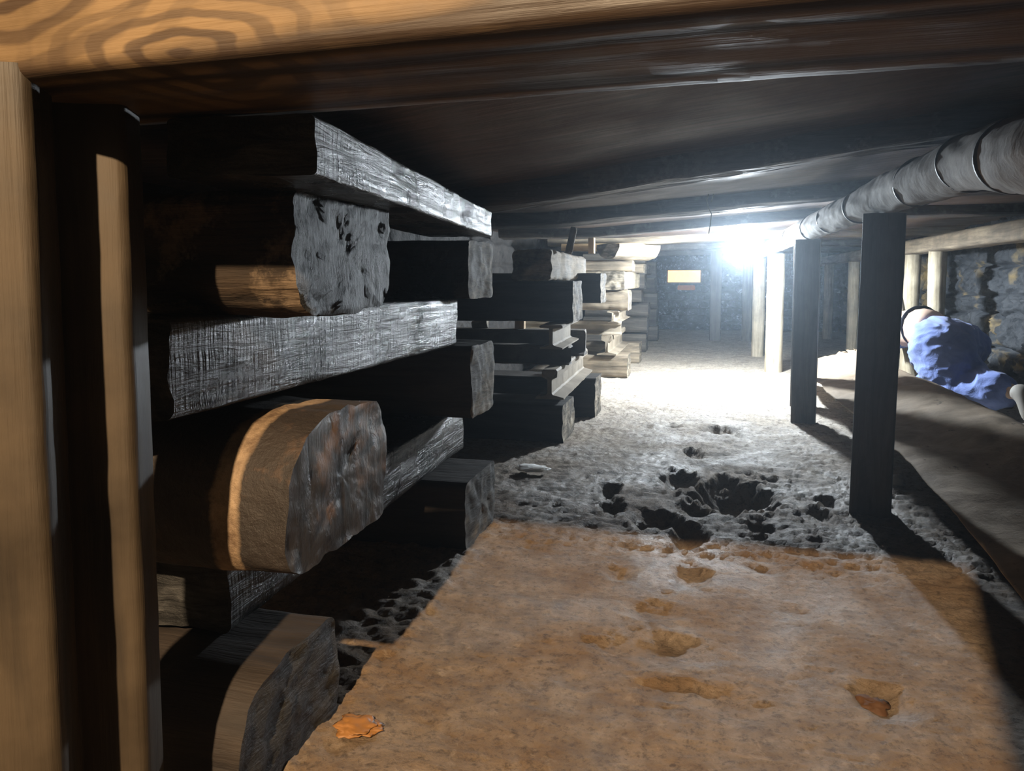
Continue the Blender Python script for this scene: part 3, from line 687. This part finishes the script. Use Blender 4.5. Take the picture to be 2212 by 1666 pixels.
def rpost(px, py, wd, dp, mats, seed, label, sx=0, r=.008, lean=0, **kw):
    g = gr(px, py); v = g.y + dp / 2
    tz = pipe_c(v).z - RP - .001
    return post('support_post', (g.x + sx, v, -.03), (g.x + sx + lean, v, tz), wd, dp, mats, seed, label, 'post', G_P, r=r, **kw)
rpost(1884, 1117, .112, .075, [M['post'], M['post']], 101, 'nearest dark square post on the right under the wrapped pipe', lean=.012, amp=.0015, r=.006, yaw=-.2, end_amp=.002)
rpost(1737, 917, .112, .075, [M['post'], M['post']], 102, 'dark square post second along the wrapped pipe', amp=.0015, r=.006, yaw=-.2, end_amp=.002)
rpost(1732, 880, .112, .075, [M['post'], M['post']], 103, 'dark post standing close behind the second one', amp=.0015, r=.006, yaw=-.2, end_amp=.002)
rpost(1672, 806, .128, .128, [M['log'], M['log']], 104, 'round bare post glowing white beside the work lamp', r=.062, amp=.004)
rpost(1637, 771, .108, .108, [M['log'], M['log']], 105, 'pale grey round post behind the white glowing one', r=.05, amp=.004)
g = gr(1612, 737); post('support_post', (g.x, g.y, -.02), (g.x, g.y, 1.0), .11, .11, [M['dim'], M['dim']], 106, 'shadowed post farthest along the pipe row', 'post', G_P, r=.02)
g = gr(1544, 735); post('support_post', (g.x, g.y, -.02), (g.x, g.y, ceil_z(g.x, g.y) + .03), .125, .125, [M['post'], M['post']], 107, 'lone dark post standing in front of the black brick wall', 'post', G_P, r=.01)

# ------------------------------------------------------------------ right-hand side: plate beam, round posts
UB = 1.50
me = loft('wall_plate', rrect(.13, .10, .02), 8.4, 111, amp=.005, seg=90)
tag(link('wall_plate', me, [M['grey'], M['grey_end']], mat=Matrix.Translation((UB, 2.1, .885 + .05)) @ Matrix.Rotation(PI / 2, 4, 'Z')), 'long brown plate beam near the rubble wall at right', 'beam')
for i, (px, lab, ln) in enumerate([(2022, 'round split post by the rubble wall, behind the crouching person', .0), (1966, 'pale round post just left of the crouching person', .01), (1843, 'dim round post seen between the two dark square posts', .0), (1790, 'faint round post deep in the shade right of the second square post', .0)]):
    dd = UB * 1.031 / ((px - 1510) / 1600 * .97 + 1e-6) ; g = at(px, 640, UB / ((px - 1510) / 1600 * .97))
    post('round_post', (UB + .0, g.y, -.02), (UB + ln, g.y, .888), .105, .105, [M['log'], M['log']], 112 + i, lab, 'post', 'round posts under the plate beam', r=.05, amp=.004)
b = at(1962, 700, 4.9); post('leaning_stick', (b.x + .02, b.y - .1, .02), (b.x - .12, b.y - .05, .80), .055, .05, [M['log'], M['log']], 118, 'grey stick leaning beside the pale round post', 'stick', r=.022, amp=.003)

# ------------------------------------------------------------------ bent dirt-covered sheet at right
PRO = [(-.03, -.010), (.0, .0), (.05, .008), (.11, .018), (.17, .036), (.23, .058), (.29, .074), (.34, .076), (.40, .056), (.47, .015), (.54, -.045), (.60, -.10)]
vs, fs = [], []; rows = 150
prf = []
for (a, b), (c_, d_) in zip(PRO, PRO[1:]):
    for k in range(5): prf.append((lerp(a, c_, k / 5), lerp(b, d_, k / 5)))
prf.append(PRO[-1]); nc = len(prf)
for i in range(rows + 1):
    v = lerp(.9, 5.15, i / rows)
    base = lerp(.115, .168, max(0, min(1, (v - 1.5) / .9))); ub = lerp(.61, .65, max(0, min(1, (v - 1.2) / .8)))
    for j, (du, dz) in enumerate(prf):
        vv = v
        if i == rows: vv += .18 * ns(j * .45, 2, 1)
        wob = .010 * fbm(du * 8, v * 5, 3, 4)
        vs.append((ub + du + .012 * ns(v * 3, du * 3, 8), vv, base + dz * (1.05 + .12 * ns(v * 1.3, 0, 5)) + wob))
for i in range(rows):
    for j in range(nc - 1): fs.append((i * nc + j, i * nc + j + 1, (i + 1) * nc + j + 1, (i + 1) * nc + j))
o = tag(link('bent_sheet', mesh('bent_sheet', vs, fs), M['sheet']), 'long bowed sheet covered with dry dirt along the right side', 'sheet')
md = o.modifiers.new('thick', 'SOLIDIFY'); md.thickness = .006; md.offset = -1

def lump(name, c, r, mat, seed, label, cat, sq=(1, 1, .6), amp=.35, sub=3):
    bm = bmesh.new(); bmesh.ops.create_icosphere(bm, subdivisions=sub, radius=1)
    for v in bm.verts:
        k = 1 + amp * fbm(v.co.x * 1.6 + seed, v.co.y * 1.6, v.co.z * 1.6, 4)
        v.co = Vector((v.co.x * sq[0], v.co.y * sq[1], v.co.z * sq[2])) * k * r
    me = bpy.data.meshes.new(name); bm.to_mesh(me); bm.free()
    me.polygons.foreach_set('use_smooth', [True] * len(me.polygons))
    return tag(link(name, me, mat, loc=c), label, cat)
g = gr(1930, 1050); lump('stone', (g.x, g.y, .016), .032, M['white'], 3, 'pale stone behind the foot of the nearest dark post', 'stone', (1.2, .8, .7))
g = gr(1150, 1024); lump('insulation_scrap', (g.x, g.y, .022), .040, M['fluff'], 9, 'white fluffy scrap on the dirt right of the nearest stack', 'scrap', (1.5, 1.0, .25), .35, 4)
g = gr(1880, 1510); lump('dirt_clod', (g.x, g.y, -.012), .022, plain('dark_clod', (.07, .03, .01), .8), 5, 'dark brown clod in a hollow of the orange lit dirt', 'clod', (1.3, 1, .5), .6, 3)
g = gr(772, 1574); lump('clay_lump', (g.x, g.y, .006), .034, plain('orange_clay', (.26, .115, .03), .6), 6, 'orange clay lump on the dirt below the nearest stack', 'lump', (1.1, .8, .16), .5, 4)

def tube(name, pts, r, mat, parent=None, n=8):
    vs, fs = [], []
    for i, p in enumerate(pts):
        p = Vector(p); d = (Vector(pts[min(i + 1, len(pts) - 1)]) - Vector(pts[max(i - 1, 0)])).normalized()
        s = d.orthogonal().normalized(); t = d.cross(s)
        for k in range(n):
            a = 2 * PI * k / n; vs.append(p + (s * math.cos(a) + t * math.sin(a)) * r)
    for i in range(len(pts) - 1):
        for k in range(n): fs.append((i * n + k, i * n + (k + 1) % n, (i + 1) * n + (k + 1) % n, (i + 1) * n + k))
    fs.append(tuple(range(n))[::-1]); fs.append(tuple((len(pts) - 1) * n + k for k in range(n)))
    return link(name, mesh(name, vs, fs), mat, parent)
wp = [(1528, 376), (1533, 388), (1540, 402), (1532, 416), (1527, 432), (1530, 448), (1537, 462), (1535, 480), (1531, 505)]
p0 = [at(x, y, 2.95) for x, y in wp]; p0[0].z = ceil_z(p0[0].x, p0[0].y) + .06
tag(tube('hanging_wire', p0, .0018, M['log']), 'thin curly wire hanging from the ceiling in front of the lamp', 'wire')
wp = [(1538, 378), (1532, 395), (1536, 410), (1541, 420), (1537, 436)]
p0 = [at(x, y, 2.97) for x, y in wp]; p0[0].z = ceil_z(p0[0].x, p0[0].y) + .06
tag(tube('hanging_wire', p0, .0014, M['log']), 'shorter wire loop hanging beside the long curly wire', 'wire')

# ------------------------------------------------------------------ work lamp
LP = at(1603, 538, 4.78)
lr = bpy.data.objects.new('work_lamp', None); C.objects.link(lr); lr.location = LP
tag(lr, 'bright white work lamp hanging under the joists', 'lamp')
def ball(name, r, mat, parent, loc, sq=(1, 1, 1)):
    bm = bmesh.new(); bmesh.ops.create_uvsphere(bm, u_segments=24, v_segments=14, radius=r)
    for v in bm.verts: v.co = Vector((v.co.x * sq[0], v.co.y * sq[1], v.co.z * sq[2]))
    me = bpy.data.meshes.new(name); bm.to_mesh(me); bm.free(); me.polygons.foreach_set('use_smooth', [True] * len(me.polygons))
    return link(name, me, mat, parent, loc=loc)
ball('bulb', .045, M['bulb'], lr, (0, 0, 0), (1, 1, 1.1))
zt = ceil_z(LP.x, LP.y) + .055 - LP.z
tube('socket', [(0, 0, .046), (0, 0, .06), (0, 0, .080)], .016, M['dark_metal'], lr, 16)
tube('cord', [(0, 0, .07), (.004, .002, (zt + .07) / 2), (0, 0, zt)], .004, M['dark_metal'], lr)

# ------------------------------------------------------------------ lit opening in the back wall
wc = at(1477, 597, 10.2); yb = 10.75 - .045
wroot = struct(bpy.data.objects.new('window_1', None)); C.objects.link(wroot)
hw, hz = .222, .082; wx = wc.x; wz = wc.z
link('pane', boxm('pane', wx - hw, wx + hw, yb - .010, yb - .004, wz - hz, wz + hz, .001), M['glow'], wroot)
vs, fs = [], []
ri = [(-hw, -hz), (hw, -hz), (hw, hz), (-hw, hz)]; ro = [(-hw - .022, -hz - .02), (hw + .022, -hz - .02), (hw + .022, hz + .02), (-hw - .022, hz + .02)]
for yy in (yb - .03, yb + .02):
    for ring in (ri, ro):
        for x, z in ring: vs.append((wx + x, yy, wz + z))
for k in range(4):
    j = (k + 1) % 4
    fs += [(k, 4 + k, 4 + j, j), (8 + k, 8 + j, 12 + j, 12 + k), (4 + k, 12 + k, 12 + j, 4 + j), (k, j, 8 + j, 8 + k)]
link('window_frame', mesh('window_frame', vs, fs, False), M['dim'], wroot)
# arch of bricks over it
for k in range(9):
    a = lerp(-.30, .30, k / 8); x = wx + math.sin(a) * .85; z = wz + hz + .05 + (math.cos(a) - 1) * .85 + .04
    me = boxm('arch_brick', -.028, .028, -.03, .03, -.05, .05, .008)
    link('arch_brick', me, M['wall_b'], wroot, loc=(x, yb, z)).rotation_euler = (0, a, 0)
bc = at(1482, 622, 10.2)
tag(link('brick', boxm('brick', -.12, .12, -.03, .03, -.034, .034, .008), M['orange'], loc=(bc.x, yb - .0, bc.z)), 'orange brick in the black wall below the lit opening', 'brick')

# ------------------------------------------------------------------ crouching person
def skinned(name, nodes, edges, sub=2, root=0, fold=0.0, ff=9.0, seed=0):
    me = bpy.data.meshes.new(name); me.from_pydata([n[0] for n in nodes], edges, []); me.update()
    o = bpy.data.objects.new(name + '_t', me); C.objects.link(o)
    sk = o.modifiers.new('s', 'SKIN'); sk.use_smooth_shade = True
    for i, n in enumerate(nodes):
        me.skin_vertices[0].data[i].radius = n[1]; me.skin_vertices[0].data[i].use_root = (i == root)
    sb = o.modifiers.new('b', 'SUBSURF'); sb.levels = sub; sb.render_levels = sub
    dg = bpy.context.evaluated_depsgraph_get(); ev = o.evaluated_get(dg)
    out = bpy.data.meshes.new_from_object(ev); out.name = name
    bpy.data.objects.remove(o); bpy.data.meshes.remove(me)
    if fold:
        nrm = [v.normal.copy() for v in out.vertices]
        for v, nn in zip(out.vertices, nrm):
            p = v.co; q = Vector((p.x * ff + seed, p.y * ff * .6, p.z * ff * 1.3))
            r = 1 - abs(mn.noise(q + Vector((0, 0, .5 * mn.noise(q * .7))))) * 2.2
            r2 = 1 - abs(mn.noise(q * 2.6 + Vector((3, 0, 0)))) * 2.2
            v.co = p + nn * fold * (r * .7 + .30 * r2 + .25 * mn.noise(q * 2.3))
    out.polygons.foreach_set('use_smooth', [True] * len(out.polygons))
    return out
pel = at(2062, 742, 4.15); wst = at(1992, 705, 4.36); che = at(1934, 715, 4.62); nek = at(1902, 728, 4.82); hed = at(1890, 752, 4.93)
lh = at(2030, 760, 4.03); rh = at(2082, 748, 4.26)
lk = at(2092, 842, 3.92); rk = at(2002, 836, 4.45)
la = at(2196, 846, 3.62); ra = at(2140, 836, 4.10)
lsh = at(1914, 728, 4.58); rsh = at(1920, 716, 4.84)
lel = at(1892, 790, 4.55); rel = at(1914, 788, 4.90); lha = at(1874, 838, 4.60); rha = at(1890, 822, 4.95)
pr_ = bpy.data.objects.new('person', None); C.objects.link(pr_); pr_.location = (pel.x, pel.y, .12)
tag(pr_, 'person in blue work trousers crouching away behind the dirt-covered sheet', 'person')
def bodypart(name, me, mat):
    me.transform(Matrix.Translation(-Vector(pr_.location))); return link(name, me, mat, pr_)
def mid(a, b, t): return a.lerp(b, t)
nodes = [(pel, (.125, .115)), (mid(pel, wst, .55), (.138, .130)), (wst, (.136, .128)), (che, (.14, .12)), (nek, (.05, .05)), (hed, (.078, .085)), (mid(hed, hed + (hed - nek) * 2, .35), (.06, .065)),
         (lh, (.09, .09)), (lk, (.06, .06)), (la, (.042, .042)), (rh, (.09, .09)), (rk, (.06, .06)), (ra, (.042, .042)),
         (lsh, (.05, .05)), (lel, (.038, .038)), (lha, (.028, .028)), (rsh, (.05, .05)), (rel, (.038, .038)), (rha, (.028, .028))]
edges = [(0, 1), (1, 2), (2, 3), (3, 4), (4, 5), (5, 6), (0, 7), (7, 8), (8, 9), (0, 10), (10, 11), (11, 12), (3, 13), (13, 14), (14, 15), (3, 16), (16, 17), (17, 18)]
# hands: palm and five fingers on each arm
for hi, (hp, ep) in ((15, (lha, lel)), (18, (rha, rel))):
    dirn = (hp - ep); dirn.z *= .2; dirn = dirn.normalized(); side = dirn.cross(Vector((0, 0, 1))).normalized()
    pi_ = len(nodes); nodes.append((hp + dirn * .05 + Vector((0, 0, -.012)), (.034, .016))); edges.append((hi, pi_))
    for k, (off, ln_) in enumerate(((-.030, .055), (-.010, .075), (.010, .080), (.030, .070))):
        b0 = hp + dirn * .085 + side * off + Vector((0, 0, -.016)); i0 = len(nodes)
        nodes += [(b0, (.009, .009)), (b0 + dirn * ln_ * .55 + Vector((0, 0, .006)), (.0085, .0085)), (b0 + dirn * ln_ + Vector((0, 0, -.010)), (.007, .007))]
        edges += [(pi_, i0), (i0, i0 + 1), (i0 + 1, i0 + 2)]
    b0 = hp + dirn * .03 + side * -.045 + Vector((0, 0, -.012)); i0 = len(nodes)
    nodes += [(b0, (.010, .010)), (b0 + dirn * .04 + side * -.02, (.008, .008))]; edges += [(pi_, i0), (i0, i0 + 1)]
bodypart('body', skinned('body', nodes, edges, 2), M['skin'])
tro = [(pel, (.190, .180)), (mid(pel, wst, .85), (.150, .141)), (lh, (.165, .160)), (mid(lh, lk, .5), (.150, .150)), (lk, (.135, .125)), (mid(lk, la, .45), (.105, .10)), (mid(lk, la, .93), (.098, .095)),
       (rh, (.145, .145)), (mid(rh, rk, .5), (.125, .12)), (rk, (.11, .10)), (mid(rk, ra, .5), (.09, .09)), (mid(rk, ra, .8), (.08, .08))]
bodypart('trousers', skinned('trousers', tro, [(0, 1), (0, 2), (2, 3), (3, 4), (4, 5), (5, 6), (0, 7), (7, 8), (8, 9), (9, 10), (10, 11)], 5, 0, .022, 7, 2), M['cloth'])
shi = [(che, (.165, .145)), (mid(wst, che, .06), (.164, .154)), (mid(che, nek, .6), (.09, .085)), (lsh, (.07, .07)), (lel, (.055, .055)), (mid(lel, lha, .7), (.042, .042)), (rsh, (.07, .07)), (rel, (.055, .055)), (mid(rel, rha, .7), (.042, .042))]
bodypart('shirt', skinned('shirt', shi, [(0, 1), (0, 2), (0, 3), (3, 4), (4, 5), (0, 6), (6, 7), (7, 8)], 3, 0, .007, 11, 5), M['shirt'])
bodypart('shirt_hem', skinned('shirt_hem', [(mid(pel, wst, .98), (.150, .142)), (mid(wst, che, .10), (.160, .150))], [(0, 1)], 4, 0, .004, 12, 3), M['hem'])
fd = (hed - nek).normalized()
me = skinned('hair', [(hed - fd * .01 + Vector((0, 0, .022)), (.088, .085)), (hed + fd * .05 + Vector((0, 0, .03)), (.07, .07))], [(0, 1)], 3, 0, .006, 30, 1)
bodypart('hair', me, M['hair'])
face_d = Vector((fd.x, fd.y, -.9)).normalized(); sd = face_d.cross(Vector((0, 0, 1))).normalized(); up_ = sd.cross(face_d)
for s_ in (-1, 1):
    e = hed + face_d * .074 + sd * .03 * s_ + up_ * .012
    ob = ball('eye', .010, plain('eye_white', (.7, .7, .68), .3), pr_, e - Vector(pr_.location))
    ob = ball('ear', .026, M['skin'], pr_, hed + sd * .082 * s_ - Vector(pr_.location), (.5, .8, 1))
ball('nose', .015, M['skin'], pr_, hed + face_d * .088 - up_ * .012 - Vector(pr_.location), (1, 1, 1.3))
ball('mouth', .014, plain('lips', (.5, .22, .18), .5), pr_, hed + face_d * .078 - up_ * .042 - Vector(pr_.location), (1.2, 1.2, .5))
for ankle, kn in ((la, lk), (ra, rk)):
    dd_ = (ankle - kn); dd_.z = 0; dd_.normalize(); fw = Vector((dd_.x * .35, dd_.y * .35, -1)).normalized()
    bt = skinned('boot', [(ankle - dd_ * .02, (.052, .052)), (ankle + dd_ * .045 + Vector((0, 0, .0)), (.052, .05)), (ankle + dd_ * .05 + fw * .07, (.048, .04)), (ankle + dd_ * .05 + fw * .15, (.046, .036))],
                 [(0, 1), (1, 2), (2, 3)], 3)
    bodypart('boot', bt, M['boot'])
